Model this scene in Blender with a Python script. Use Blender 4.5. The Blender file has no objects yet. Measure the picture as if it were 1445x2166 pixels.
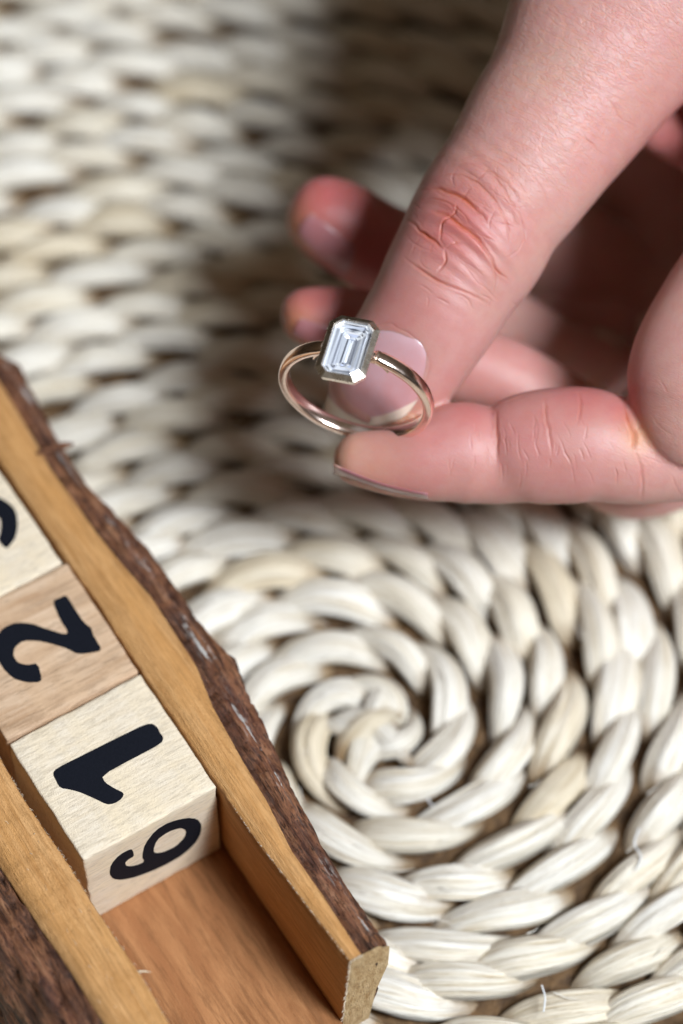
import bpy, bmesh, math, random
import numpy as np
from mathutils import Vector, Matrix, noise
from mathutils.bvhtree import BVHTree
from mathutils.kdtree import KDTree
R = math.radians
random.seed(7)
rng = np.random.default_rng(7)
S = bpy.context.scene
col = S.collection
S.unit_settings.system = 'METRIC'
S.unit_settings.scale_length = 0.01          # one unit is one centimetre

# ------------------------------------------------------------------ camera
PITCH = 58.0
CH = 34.5
cam_loc = Vector((0, -CH / math.tan(R(PITCH)), CH))
cd = bpy.data.cameras.new('camera')
cam = bpy.data.objects.new('camera', cd)
col.objects.link(cam)
cam.location = cam_loc
cam.rotation_euler = (R(90 - PITCH), 0, 0)
cd.sensor_fit = 'VERTICAL'
cd.sensor_height = 36
cd.lens = 105
cd.clip_start = 1
cd.clip_end = 1000
cd.dof.use_dof = True
cd.dof.focus_distance = 36.0
cd.dof.aperture_fstop = 8.6 * 10             # lens in mm, scene in cm: see below
S.camera = cam
# pupil diameter in scene units = lens(mm)/1000/fstop at scale 1, so ask for 1.15 cm directly
cd.dof.aperture_fstop = (105 / 1000.0) / 1.3
cd.dof.aperture_blades = 9

F = 105 / 36 * 2166
CX, CY = 722.5, 1083
vz = Vector((0, math.cos(R(PITCH)), -math.sin(R(PITCH))))   # view direction
vu = Vector((0, math.sin(R(PITCH)), math.cos(R(PITCH))))    # image up
vr = Vector((1, 0, 0))

def ray(px, py):
    return vz + vr * ((px - CX) / F) - vu * ((py - CY) / F)
def at(px, py, d):                            # a point at depth d along the view axis
    return cam_loc + ray(px, py) * (d + .35)
def on(px, py, z):                            # a point on the level plane z
    r = ray(px, py)
    return cam_loc + r * ((z - cam_loc.z) / r.z)
def proj(p):
    q = Vector(p) - cam_loc
    d = q.dot(vz)
    return CX + F * q.dot(vr) / d, CY - F * q.dot(vu) / d, d

# ------------------------------------------------------------------ light
W = bpy.data.worlds.new("World")
S.world = W
W.use_nodes = True
wn, wl = W.node_tree.nodes, W.node_tree.links
wn.clear()
wo = wn.new('ShaderNodeOutputWorld')
bg = wn.new('ShaderNodeBackground')
tc = wn.new('ShaderNodeTexCoord')
sx = wn.new('ShaderNodeSeparateXYZ')
cr = wn.new('ShaderNodeValToRGB')
cr.color_ramp.elements[0].position = 0.0
cr.color_ramp.elements[0].color = (.20, .14, .08, 1)
cr.color_ramp.elements[1].position = 1.0
cr.color_ramp.elements[1].color = (1.3, .98, .60, 1)
e = cr.color_ramp.elements.new(.25); e.color = (.38, .26, .15, 1)
wl.new(tc.outputs['Generated'], sx.inputs[0])
wl.new(sx.outputs['Z'], cr.inputs[0])
wl.new(cr.outputs[0], bg.inputs[0])
bg.inputs[1].default_value = .078
wl.new(bg.outputs[0], wo.inputs[0])

def area(name, direction, dist, size, power, color, target=(0, 0, 2)):
    l = bpy.data.lights.new(name, 'AREA')
    l.shape = 'RECTANGLE'; l.size, l.size_y = size
    l.energy = power; l.color = color
    o = bpy.data.objects.new(name, l)
    col.objects.link(o)
    dv = Vector(direction).normalized()
    o.location = Vector(target) + dv * dist
    o.rotation_euler = (-dv).to_track_quat('-Z', 'Y').to_euler()
    return o
area('window_light', (.47, -.36, .80), 95, (23, 27), 152000, (.865, .935, 1.0))
area('ring_fill_light', (-.15, .42, .86), 100, (46, 46), 1500, (.80, .88, 1.0))  # added soft lamp overhead, placed so the bezel and band mirror it

S.view_settings.view_transform = 'Standard'
S.view_settings.look = 'None'
S.view_settings.exposure = 0
S.view_settings.gamma = 1
S.render.engine = 'CYCLES'
S.cycles.use_denoising = True
S.cycles.max_bounces = 14
S.cycles.transmission_bounces = 12
S.cycles.glossy_bounces = 8
S.cycles.diffuse_bounces = 4
S.cycles.caustics_reflective = True
S.cycles.caustics_refractive = True
S.cycles.sample_clamp_indirect = 6

# ------------------------------------------------------------------ helpers
def tag(o, label=None, cat=None, group=None, kind=None):
    if label: o['label'] = label
    if cat: o['category'] = cat
    if group: o['group'] = group
    if kind: o['kind'] = kind
    return o

def empty(name, loc, rotz=0):
    o = bpy.data.objects.new(name, None)
    o.empty_display_size = .5
    col.objects.link(o)
    o.location = loc
    o.rotation_euler = (0, 0, rotz)
    return o

def mk(name, verts, faces, mat, parent=None, smooth=True, uvs=None, loc=None):
    me = bpy.data.meshes.new(name)
    me.from_pydata([tuple(v) for v in verts], [], faces)
    if smooth:
        me.polygons.foreach_set('use_smooth', [True] * len(me.polygons))
    if uvs is not None:
        ul = me.uv_layers.new(name='UVMap')
        vi = np.empty(len(me.loops), dtype=np.int32)
        me.loops.foreach_get('vertex_index', vi)
        ul.data.foreach_set('uv', np.asarray(uvs, dtype=np.float32)[vi].ravel())
    if mat: me.materials.append(mat)
    me.update()
    o = bpy.data.objects.new(name, me)
    col.objects.link(o)
    if parent: o.parent = parent
    if loc is not None: o.location = loc
    return o

def grid_faces(nu, nv, wrapv=False, off=0):
    f = []
    for i in range(nu - 1):
        for j in range(nv if wrapv else nv - 1):
            k = (j + 1) % nv
            f.append((off + i * nv + j, off + (i + 1) * nv + j, off + (i + 1) * nv + k, off + i * nv + k))
    return f

def spline(P, n):
    P = np.array(P, float)
    m = len(P)
    Q = np.vstack([2 * P[0] - P[1], P, 2 * P[-1] - P[-2]])
    out = []
    for i in range(m - 1):
        p0, p1, p2, p3 = Q[i:i + 4]
        k = n if i < m - 2 else n + 1
        for t in np.arange(k) / n:
            out.append(.5 * ((2 * p1) + (-p0 + p2) * t + (2 * p0 - 5 * p1 + 4 * p2 - p3) * t ** 2 + (-p0 + 3 * p1 - 3 * p2 + p3) * t ** 3))
    return np.array(out)

def fbm(x, y, z, o=4):
    return noise.fractal(Vector((x, y, z)), 1.0, 2.0, o)

class NT:
    """small node-tree writer"""
    def __init__(self, name):
        self.m = bpy.data.materials.new(name)
        self.m.use_nodes = True
        self.t = self.m.node_tree
        self.t.nodes.clear()
        self.out = self.t.nodes.new('ShaderNodeOutputMaterial')
        self.p = self.t.nodes.new('ShaderNodeBsdfPrincipled')
        self.t.links.new(self.p.outputs[0], self.out.inputs[0])
    def n(self, typ, ins=None, **kw):
        nd = self.t.nodes.new('ShaderNode' + typ)
        for k, v in kw.items(): setattr(nd, k, v)
        for k, v in (ins or {}).items(): self.s(nd, k, v)
        return nd
    def s(self, nd, k, v):
        if hasattr(v, 'is_output') or isinstance(v, bpy.types.NodeSocket):
            self.t.links.new(v, nd.inputs[k])
        else:
            nd.inputs[k].default_value = v
    def set(self, **kw):
        for k, v in kw.items(): self.s(self.p, k.replace('_', ' '), v)
    def coord(self, kind='Object', scale=(1, 1, 1), rot=(0, 0, 0)):
        c = self.n('TexCoord')
        mp = self.n('Mapping', {'Vector': c.outputs[kind]})
        mp.inputs['Scale'].default_value = scale
        mp.inputs['Rotation'].default_value = rot
        return mp.outputs[0]
    def noise(self, vec, scale=1, detail=4, rough=.55, dist=0):
        return self.n('TexNoise', {'Vector': vec, 'Scale': scale, 'Detail': detail, 'Roughness': rough, 'Distortion': dist}).outputs[0]
    def ramp(self, fac, stops):
        r = self.n('ValToRGB', {0: fac})
        el = r.color_ramp.elements
        while len(el) < len(stops): el.new(.5)
        for a, (p, c) in zip(el, stops):
            a.position = p
            a.color = (c, c, c, 1) if isinstance(c, (int, float)) else (*c, 1)
        return r.outputs[0]
    def mix(self, f, a, b, blend='MIX'):
        m = self.n('Mix', data_type='RGBA', blend_type=blend)
        self.s(m, 0, f)
        self.s(m, 6, a if not isinstance(a, tuple) else (*a, 1))
        self.s(m, 7, b if not isinstance(b, tuple) else (*b, 1))
        return m.outputs[2]
    def math(self, op, a, b=0.0, clamp=False):
        m = self.n('Math', {0: a, 1: b}, operation=op, use_clamp=clamp)
        return m.outputs[0]
    def bump(self, h, dist, strength=1, normal=None):
        b = self.n('Bump', {'Height': h, 'Distance': dist, 'Strength': strength})
        if normal is not None: self.s(b, 'Normal', normal)
        return b.outputs[0]

# ------------------------------------------------------------------ materials
def wood(name, light, dark, streak, rough=.62, gs=(1.2, 16, 16), bumpd=.006, speck=.35):
    m = NT(name)
    a = m.noise(m.coord('Object', gs), 1, 6, .65, .5)
    f = m.noise(m.coord('Object', (gs[0] * 3.2, gs[1] * 5, gs[2] * 5)), 1, 3, .6)
    b = m.noise(m.coord('Object', (.5, 2.6, 2.6)), 1, 4, .6, .5)
    g = m.noise(m.coord('Object', (gs[0] * 1.6, gs[1] * 2.4, gs[2] * 2.4)), 1, 5, .7, .2)
    c = m.mix(m.ramp(a, [(.36, 0), (.62, 1)]), dark, light)
    c = m.mix(m.ramp(b, [(.42, 0), (.68, .9)]), c, streak)
    c = m.mix(m.ramp(g, [(.50, 0), (.60, .45)]), c, tuple(x * .62 for x in dark))
    sp = m.ramp(f, [(.30, 1), (.40, 0)])
    c = m.mix(m.math('MULTIPLY', sp, speck), c, tuple(x * .4 for x in dark))
    fn = m.noise(m.coord('Object', (22, 70, 70)), 1, 3, .7)
    c = m.mix(m.ramp(fn, [(.58, 0), (.72, .35)]), c, tuple(min(1, x * 1.25) for x in light))
    h = m.math('ADD', m.math('MULTIPLY', a, .6), m.math('MULTIPLY', f, .8))
    h = m.math('ADD', h, m.math('MULTIPLY', fn, .8))
    m.set(Base_Color=c, Roughness=rough, Normal=m.bump(h, bumpd, 1))
    m.p.inputs['Specular IOR Level'].default_value = .35
    return m.m

M = {}
M['rail_wood'] = wood('rail_wood', (.68, .375, .155), (.50, .24, .078), (.60, .30, .10), bumpd=.020)
M['floor_wood'] = wood('floor_wood', (.45, .21, .085), (.26, .105, .036), (.32, .13, .048), gs=(.9, 6, 6), bumpd=.008, speck=.2)
M['pale_block'] = wood('pale_block_wood', (.80, .69, .55), (.75, .62, .46), (.80, .66, .47), gs=(13, 1.6, 13), bumpd=.012, speck=.12)
M['pink_block'] = wood('striped_block_wood', (.68, .49, .34), (.47, .29, .17), (.60, .40, .25), gs=(6, .5, 6), bumpd=.010, speck=.5)

def endgrain():
    m = NT('sawn_end_grain')
    a = m.noise(m.coord('Object', (9, 14, 5)), 1, 5, .7)
    b = m.noise(m.coord('Object', (40, 60, 18)), 1, 3, .7)
    c = m.mix(m.ramp(a, [(.35, 0), (.7, 1)]), (.42, .25, .10), (.72, .53, .30))
    c = m.mix(m.ramp(b, [(.32, .8), (.45, 0)]), c, (.16, .07, .02))
    m.set(Base_Color=c, Roughness=.8, Normal=m.bump(m.math('ADD', a, b), .03, 1))
    return m.m
M['end'] = endgrain()

def bark():
    m = NT('bark')
    v = m.coord('Object', (1.1, 9, 9))
    a = m.noise(v, 1, 7, .7, .8)
    b = m.noise(m.coord('Object', (4, 40, 40)), 1, 4, .7)
    pl = m.noise(m.coord('Object', (.5, 1.6, 1.6)), 1, 3, .5)
    c = m.ramp(a, [(.36, (.014, .007, .005)), (.45, (.11, .047, .025)), (.55, (.29, .12, .055)), (.70, (.45, .235, .125))])
    c = m.mix(m.ramp(pl, [(.40, 0), (.65, .45)]), c, (.17, .062, .040))
    c = m.mix(m.ramp(b, [(.36, .9), (.48, 0)]), c, (.016, .008, .006))
    at_ = m.n('Attribute', attribute_name='fleck')
    fl = m.noise(m.coord('Object', (2.2, 22, 22)), 1, 4, .6)
    k = m.math('MULTIPLY', at_.outputs['Fac'], m.ramp(fl, [(.50, 0), (.58, 1)]))
    c = m.mix(k, c, (.62, .60, .57))
    dk = m.n('Attribute', attribute_name='cambium')
    c = m.mix(m.math('MULTIPLY', dk.outputs['Fac'], m.ramp(b, [(.35, 1), (.65, .35)])), c, (.045, .018, .010))
    h = m.math('ADD', m.math('MULTIPLY', a, 1.0), m.math('MULTIPLY', b, .5))
    m.set(Base_Color=c, Roughness=.5, Normal=m.bump(h, .06, 1))
    m.p.inputs['Specular IOR Level'].default_value = .4
    return m.m
M['bark'] = bark()

def ink():
    m = NT('black_print')
    a = m.noise(m.coord('Object'), 60, 3, .6)
    m.set(Base_Color=m.ramp(a, [(.3, (.003, .004, .008)), (.8, (.007, .008, .014))]), Roughness=.75, Normal=m.bump(a, .004, .5))
    m.p.inputs['Specular IOR Level'].default_value = .15
    return m.m
M['ink'] = ink()

def straw(name, tint=(1, 1, 1)):
    m = NT(name)
    uv = m.n('TexCoord').outputs['UV']
    rnd = m.n('ObjectInfo').outputs['Random']
    mp = m.n('Mapping', {'Vector': uv})
    cmb = m.n('CombineXYZ', {0: m.math('MULTIPLY', rnd, 37), 1: m.math('MULTIPLY', rnd, 91), 2: rnd})
    m.s(mp, 'Location', cmb.outputs[0])
    mp.inputs['Scale'].default_value = (1.0, 15, 1)
    a = m.noise(mp.outputs[0], 1.6, 5, .6, .1)
    mp2 = m.n('Mapping', {'Vector': uv}); mp2.inputs['Scale'].default_value = (2.5, 60, 1)
    m.s(mp2, 'Location', cmb.outputs[0])
    b = m.noise(mp2.outputs[0], 1.6, 3, .6)
    base = m.ramp(a, [(.27, (.52, .39, .24)), (.39, (.74, .66, .53)), (.54, (.86, .81, .73)), (.8, (.90, .87, .81))])
    tn = m.ramp(rnd, [(0, (.95, .91, .83)), (.25, (1, .99, .97)), (.8, (1, 1, 1)), (1, (.90, .82, .68))])
    base = m.mix(1, base, tn, 'MULTIPLY')
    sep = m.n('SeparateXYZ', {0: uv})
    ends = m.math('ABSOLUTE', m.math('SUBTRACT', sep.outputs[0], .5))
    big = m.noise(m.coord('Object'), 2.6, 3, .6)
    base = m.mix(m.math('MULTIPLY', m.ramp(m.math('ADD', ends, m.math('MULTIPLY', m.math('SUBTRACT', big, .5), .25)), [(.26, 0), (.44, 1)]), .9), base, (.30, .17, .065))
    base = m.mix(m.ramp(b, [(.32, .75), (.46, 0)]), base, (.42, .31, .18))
    base = m.mix(1, base, tint, 'MULTIPLY')
    h = m.math('ADD', m.math('MULTIPLY', a, 1.0), m.math('MULTIPLY', b, .45))
    m.set(Base_Color=base, Roughness=.46, Normal=m.bump(h, .042, 1))
    m.p.inputs['Specular IOR Level'].default_value = .5
    m.p.inputs['Specular IOR Level'].default_value = .65
    return m.m
M['straw'] = straw('pale_straw')
def threadm():
    m = NT('white_thread')
    a = m.noise(m.coord('Object'), 40, 3, .6)
    m.set(Base_Color=m.ramp(a, [(.3, (.75, .77, .80)), (.7, (.88, .89, .90))]), Roughness=.5)
    return m.m
M['thread'] = threadm()
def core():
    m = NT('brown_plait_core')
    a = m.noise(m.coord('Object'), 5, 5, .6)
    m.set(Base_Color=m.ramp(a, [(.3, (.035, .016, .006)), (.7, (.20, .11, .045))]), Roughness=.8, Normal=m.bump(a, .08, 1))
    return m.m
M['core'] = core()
def tablem():
    m = NT('dark_table_wood')
    a = m.noise(m.coord('Object', (.2, 3, 3)), 1, 5, .6)
    m.set(Base_Color=m.ramp(a, [(.3, (.035, .02, .012)), (.7, (.09, .05, .028))]), Roughness=.5, Normal=m.bump(a, .02, .5))
    return m.m
M['table'] = tablem()

def skin():
    m = NT('skin')
    o = m.n('TexCoord').outputs['Object']
    big = m.noise(o, .9, 3, .5)
    mot = m.noise(o, 5, 4, .65)
    base = m.mix(m.ramp(big, [(.35, 0), (.7, 1)]), (.56, .30, .272), (.53, .32, .268))
    base = m.mix(m.ramp(mot, [(.40, 0), (.72, .40)]), base, (.50, .20, .18))
    bl = m.n('Attribute', attribute_name='blush').outputs['Fac']
    base = m.mix(bl, base, (.45, .085, .09))
    ys = m.n('Attribute', attribute_name='sallow').outputs['Fac']
    base = m.mix(ys, base, (.60, .31, .12))
    ck = m.n('Attribute', attribute_name='crease').outputs['Fac']
    base = m.mix(ck, base, (.46, .085, .022))
    # fine lines: two stretched cell patterns
    fine = m.n('Attribute', attribute_name='uvw')
    mp = m.n('Mapping', {'Vector': fine.outputs['Vector']}); mp.inputs['Scale'].default_value = (9.0, 3.4, 3.4)
    wob = m.noise(o, 3.0, 2, .5)
    va = m.n('VectorMath', {0: mp.outputs[0], 1: m.n('CombineXYZ', {0: m.math('MULTIPLY', wob, 2.2), 1: m.math('MULTIPLY', wob, 1.4)}).outputs[0]}, operation='ADD').outputs[0]
    def lineset(scale, rot, off, width):
        q = m.n('Mapping', {'Vector': fine.outputs['Vector']}); q.inputs['Scale'].default_value = tuple(x * .8 for x in scale); q.inputs['Rotation'].default_value = rot; q.inputs['Location'].default_value = off
        nn = m.n('TexNoise', {'Vector': q.outputs[0], 'Scale': 1.0, 'Detail': 2.0, 'Roughness': .55, 'Distortion': .35}).outputs[0]
        return m.ramp(m.math('ABSOLUTE', m.math('SUBTRACT', nn, .5)), [(0, 0), (width, 1)])
    la = lineset((7.5, 1.5, 1.5), (0, 0, R(8)), (3, 1, 0), .022)
    lb = lineset((6.5, 1.6, 1.6), (0, 0, R(42)), (9, 4, 2), .018)
    lc = lineset((1.8, 5.5, 2.0), (0, 0, R(-20)), (5, 8, 2), .016)
    ld = lineset((11, 2.6, 2.6), (0, 0, R(25)), (1, 7, 5), .024)
    l1 = m.math('MULTIPLY', m.math('MULTIPLY', la, lb), m.math('MULTIPLY', m.math('ADD', .5, m.math('MULTIPLY', lc, .5)), ld))
    mp2 = m.n('Mapping', {'Vector': fine.outputs['Vector']}); mp2.inputs['Scale'].default_value = (22, 13, 13)
    va2 = m.n('VectorMath', {0: mp2.outputs[0], 1: m.n('CombineXYZ', {0: m.math('MULTIPLY', wob, 3)}).outputs[0]}, operation='ADD').outputs[0]
    v2 = m.n('TexVoronoi', {'Vector': va2, 'Scale': 1.0}, feature='DISTANCE_TO_EDGE').outputs['Distance']
    l2 = m.ramp(v2, [(0, 0), (.22, 1)])
    n1 = m.noise(o, 55, 3, .7)
    wr = m.n('Attribute', attribute_name='dry').outputs['Fac']
    lines = m.math('ADD', m.math('MULTIPLY', l1, .55), m.math('MULTIPLY', l2, .30))
    lines = m.math('MULTIPLY', lines, wr)
    h = m.math('ADD', lines, m.math('MULTIPLY', n1, .42))
    inv = m.math('MULTIPLY', m.math('SUBTRACT', 1.0, l1, True), m.math('MULTIPLY', wr, .22))
    base = m.mix(inv, base, (.68, .27, .14))
    sh = m.noise(o, 38, 2, .6)
    rg = m.math('ADD', .33, m.math('MULTIPLY', sh, .30))
    m.set(Base_Color=base, Roughness=rg, Normal=m.bump(h, .0065, 1.0))
    p = m.p.inputs
    p['Subsurface Weight'].default_value = .75
    p['Subsurface Radius'].default_value = (1.0, .30, .16)
    p['Subsurface Scale'].default_value = .15
    p['Specular IOR Level'].default_value = .5
    m.p.subsurface_method = 'RANDOM_WALK'
    return m.m
M['skin'] = skin()

def nailm(name='fingernail', fe0=.885, tone=1.0):
    m = NT(name)
    o = m.n('TexCoord').outputs['Object']
    uv = m.n('TexCoord').outputs['UV']
    sep = m.n('SeparateXYZ', {0: uv})
    x, t = sep.outputs[0], sep.outputs[1]
    # white free edge follows a curve across the nail
    xx = m.math('SUBTRACT', x, .5)
    curve = m.math('MULTIPLY', m.math('MULTIPLY', xx, xx), -.62)
    edge = m.math('ADD', curve, fe0)
    fe = m.math('SUBTRACT', t, edge)
    k = m.ramp(fe, [(0.0, 0), (.035, 1)])
    a = m.noise(o, 3, 3, .5)
    pink = m.mix(m.ramp(a, [(.35, 0), (.65, 1)]), (.56, .30, .31), (.56, .35, .38))
    lun = m.ramp(t, [(.02, 1), (.20, 0)])
    pink = m.mix(m.math('MULTIPLY', lun, .45), pink, (.62, .47, .53))
    c = m.mix(k, pink, (.78, .66, .55))
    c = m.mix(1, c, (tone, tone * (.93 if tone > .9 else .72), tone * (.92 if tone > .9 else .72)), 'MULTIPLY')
    mp = m.n('Mapping', {'Vector': uv}); mp.inputs['Scale'].default_value = (40, .8, 1)
    rd = m.noise(mp.outputs[0], 1, 3, .6)
    m.set(Base_Color=c, Roughness=.24, Normal=m.bump(rd, .004, .5))
    p = m.p.inputs
    p['Subsurface Weight'].default_value = .4
    p['Subsurface Radius'].default_value = (1, .4, .3)
    p['Subsurface Scale'].default_value = .06
    return m.m
M['nail'] = nailm()
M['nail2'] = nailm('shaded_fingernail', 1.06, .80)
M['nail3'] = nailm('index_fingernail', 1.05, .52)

def metal(name, c, r):
    m = NT(name)
    a = m.noise(m.coord('Object'), 9, 4, .6)
    sc = m.noise(m.coord('Object', (90, 5, 30), (.3, .5, .9)), 1, 2, .6)
    rg = m.math('ADD', r, m.math('MULTIPLY', m.ramp(a, [(.45, 0), (.75, 1)]), .09))
    m.set(Base_Color=(*c, 1), Metallic=1.0, Roughness=rg, Normal=m.bump(m.math('ADD', sc, m.math('MULTIPLY', a, .6)), .0008, .5))
    return m.m
M['rose'] = metal('rose_gold', (.98, .79, .70), .19)
M['white_gold'] = metal('bezel_gold', (.96, .88, .78), .27)
def crown():
    """clear top of the stone: mirror share by angle, the rest passes straight on"""
    m = NT('clear_crown')
    fr = m.n('Fresnel', {'IOR': 2.2})
    bf = m.n('NewGeometry').outputs['Backfacing']
    fac = m.math('MULTIPLY', fr.outputs[0], m.math('SUBTRACT', 1.0, bf))
    gl = m.n('BsdfGlossy', {'Roughness': .015})
    tr = m.n('BsdfTransparent', {'Color': (.97, .98, 1, 1)})
    mx = m.n('MixShader', {0: fac, 1: tr.outputs[0], 2: gl.outputs[0]})
    m.t.nodes.remove(m.p)
    m.t.links.new(mx.outputs[0], m.out.inputs[0])
    return m.m
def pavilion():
    """back facets: glints and dark reflections painted as one random tone per facet"""
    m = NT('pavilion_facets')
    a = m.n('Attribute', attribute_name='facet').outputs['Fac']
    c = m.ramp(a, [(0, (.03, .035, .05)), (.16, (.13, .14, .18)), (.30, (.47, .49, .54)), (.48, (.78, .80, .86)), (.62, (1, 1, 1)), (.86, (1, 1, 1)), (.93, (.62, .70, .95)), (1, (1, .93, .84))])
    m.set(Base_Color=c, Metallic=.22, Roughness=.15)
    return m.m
M['crown'] = crown()
M['pavilion'] = pavilion()


# ------------------------------------------------------------------ table and woven mat
MZ = 0.0                                     # height of the mat's crest
def disc(r, z, n=96):
    return [(r * math.cos(2 * math.pi * i / n), r * math.sin(2 * math.pi * i / n), z) for i in range(n)]
tv = [(-60, -60, -.95), (60, -60, -.95), (60, 60, -.95), (-60, 60, -.95)]
tag(mk('tabletop', tv, [(0, 1, 2, 3)], M['table'], smooth=False), kind='structure')

mat_c = on(783, 1524, MZ)
placemat = empty('woven_placemat', (mat_c.x, mat_c.y, -.94))
tag(placemat, 'round placemat of pale plaited straw coiled in a spiral under everything', 'placemat')
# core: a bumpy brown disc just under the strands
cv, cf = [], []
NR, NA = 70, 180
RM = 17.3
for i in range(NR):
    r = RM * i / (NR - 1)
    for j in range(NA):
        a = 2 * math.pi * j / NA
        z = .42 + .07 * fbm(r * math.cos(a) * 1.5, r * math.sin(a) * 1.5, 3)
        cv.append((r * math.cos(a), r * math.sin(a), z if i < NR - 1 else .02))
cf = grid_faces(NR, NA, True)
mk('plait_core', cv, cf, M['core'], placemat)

PITCHR = .70
def strand_geo(R0, a0, nu, nv, big=1.0):
    """one visible lobe of the plait, crossing its coil from the inner to the outer side"""
    L = (1.00 + random.uniform(-.10, .12)) * big
    big0 = big
    rc = .235 + random.uniform(-.02, .03)
    wid = (.248 + random.uniform(-.03, .03)) * big
    hei = .185 + random.uniform(-.015, .02)
    TH = R(98)
    ph = [random.uniform(0, 6.28) for _ in range(5)]
    zoff = random.uniform(-.035, .02)
    tw = random.uniform(-.35, .35)
    sk = random.uniform(-.04, .04)
    ea_, eb_ = random.uniform(.42, .80), random.uniform(.50, .95)
    if random.random() < .3: ea_, eb_ = eb_, ea_
    sm_ = ea_ / (ea_ + eb_)
    pmax = (sm_ ** ea_) * ((1 - sm_) ** eb_)
    wid *= random.uniform(.92, 1.12)
    nf = random.choice((2, 3, 3, 4))
    V, U = [], []
    for i in range(nu):
        s = i / (nu - 1)
        th = (2 * s - 1) * TH
        al = L * (2 * s - 1) * (1 + .06 * math.sin(3 * s + ph[0]))
        cr_ = rc * math.sin(th) + sk
        hz = .37 * (math.cos(th) - 1) + zoff
        q_ = min(.985, max(.015, s))
        pr = (q_ ** ea_) * ((1 - q_) ** eb_) / pmax
        w, h = wid * pr * .98, hei * pr
        # the lobe is seen along its own slanted direction
        slope = rc * TH * math.cos(th) / L
        tl = math.hypot(1, slope)
        tx, ty = 1 / tl, slope / tl
        for j in range(nv):
            p = 2 * math.pi * j / nv + tw * (s - .5)
            m_ = 1 + .06 * math.sin(5 * p + ph[1] + 2 * s) + .05 * math.sin(9 * p + ph[2] - 3 * s) + .022 * math.sin(14 * p + ph[3] + 2 * s) \
                - .13 * (1 - abs(math.sin(nf * (p + tw * s * 2) + ph[4]))) ** 3 - .06 * (1 - abs(math.sin((nf + 3) * p + ph[0] + 1.5 * s))) ** 4
            c = math.cos(p) * w * m_
            z = math.sin(p)
            z = (abs(z) ** 1.15) * (1 if z > 0 else -1) * h * m_ * (1 + .25 * math.cos(p + ph[0]))
            x = al - ty * c
            y = cr_ + tx * c
            rr = R0 + y
            an = a0 + x / max(R0, .30)
            V.append((rr * math.cos(an), rr * math.sin(an), .94 - .215 + hz + z))
            U.append((s, j / nv))
    return V, grid_faces(nu, nv, True), U

lobes = []
ang = 2 * math.pi * .55
STEP = .94
while True:
    Rr = PITCHR * ang / (2 * math.pi)
    if Rr > 16.7: break
    lobes.append((Rr, ang))
    ang += STEP * min(1, .62 + .38 * Rr / 1.3) / max(Rr, .36) * random.uniform(.94, 1.06)
inview, outview = [], []
for (Rr, a) in lobes:
    p = Vector((mat_c.x + Rr * math.cos(a + 2.2), mat_c.y + Rr * math.sin(a + 2.2), 0))
    px, py, d = proj(p)
    (inview if -130 < px < 1575 and -130 < py < 2300 else outview).append((Rr, a + 2.2))
inview.sort(key=lambda t: (proj(Vector((mat_c.x + t[0] * math.cos(t[1]), mat_c.y + t[0] * math.sin(t[1]), 0)))[2]))
outview += inview[300:]
inview = inview[:300]
print('strands in view', len(inview), 'outside', len(outview))
for (Rr, a) in inview:
    V, Fc, U = strand_geo(Rr + random.uniform(-.04, .04) + .06 * math.sin(a * 3.3 + Rr) * min(1, Rr / 3), a, 22, 30, min(1, .60 + .40 * Rr / 1.3))
    c = Vector((Rr * math.cos(a), Rr * math.sin(a), .8))
    V = [Vector(v) - c for v in V]
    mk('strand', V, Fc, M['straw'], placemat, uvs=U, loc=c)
V, Fc, U = [], [], []
for (Rr, a) in outview:
    v, f, u = strand_geo(Rr, a, 9, 8)
    k = len(V)
    V += v; U += u
    Fc += [tuple(q + k for q in x) for x in f]
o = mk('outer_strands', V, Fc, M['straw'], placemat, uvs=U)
o['kind'] = 'stuff'
# the knotted start of the coil
for (x, y, rz, sc, z) in [(.04, .02, 2.5, .60, .95), (-.10, -.20, .2, .66, .90), (.17, -.10, 1.2, .55, .92), (-.14, .12, 1.9, .55, .90), (.05, .26, 3.3, .60, .88), (.02, -.33, 2.9, .7, .80), (-.28, -.05, 1.4, .6, .80)]:
    V, Fc, U = strand_geo(3, 0, 20, 20)
    q = Matrix.Rotation(rz, 3, 'Z')
    V = [q @ ((Vector(v) - Vector((3, 0, .72))) * sc) for v in V]
    mk('strand', V, Fc, M['straw'], placemat, uvs=U, loc=(x, y, z - .08))

V, Fc = [], []
for k in range(240):
    Rr, a = random.choice(inview)
    if Rr < .5: continue
    a += random.uniform(-.25, .25) / Rr; r0 = Rr + random.uniform(-.28, .28)
    x0, y0 = r0 * math.cos(a), r0 * math.sin(a)
    th = a + math.pi / 2 - random.uniform(-.1, .8)
    ln = random.uniform(.12, .42); z0 = .94 - random.uniform(.02, .10); bw = random.uniform(-.05, .05)
    P = [(x0, y0, z0), (x0 + math.cos(th) * ln * .5 - math.sin(th) * bw, y0 + math.sin(th) * ln * .5 + math.cos(th) * bw, z0 + random.uniform(.01, .06)), (x0 + math.cos(th) * ln, y0 + math.sin(th) * ln, z0 + random.uniform(-.02, .07))]
    off = len(V)
    for q, w_ in zip(P, (.008, .006, .0015)):
        for j in range(4):
            an = math.pi / 2 * j
            V.append((q[0] - math.sin(th) * w_ * math.cos(an), q[1] + math.cos(th) * w_ * math.cos(an), q[2] + w_ * math.sin(an)))
    Fc += grid_faces(3, 4, True, off)
o = mk('frayed_fibres', V, Fc, M['straw'], placemat, uvs=[(.5, .3)] * len(V))
o['kind'] = 'stuff'
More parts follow.
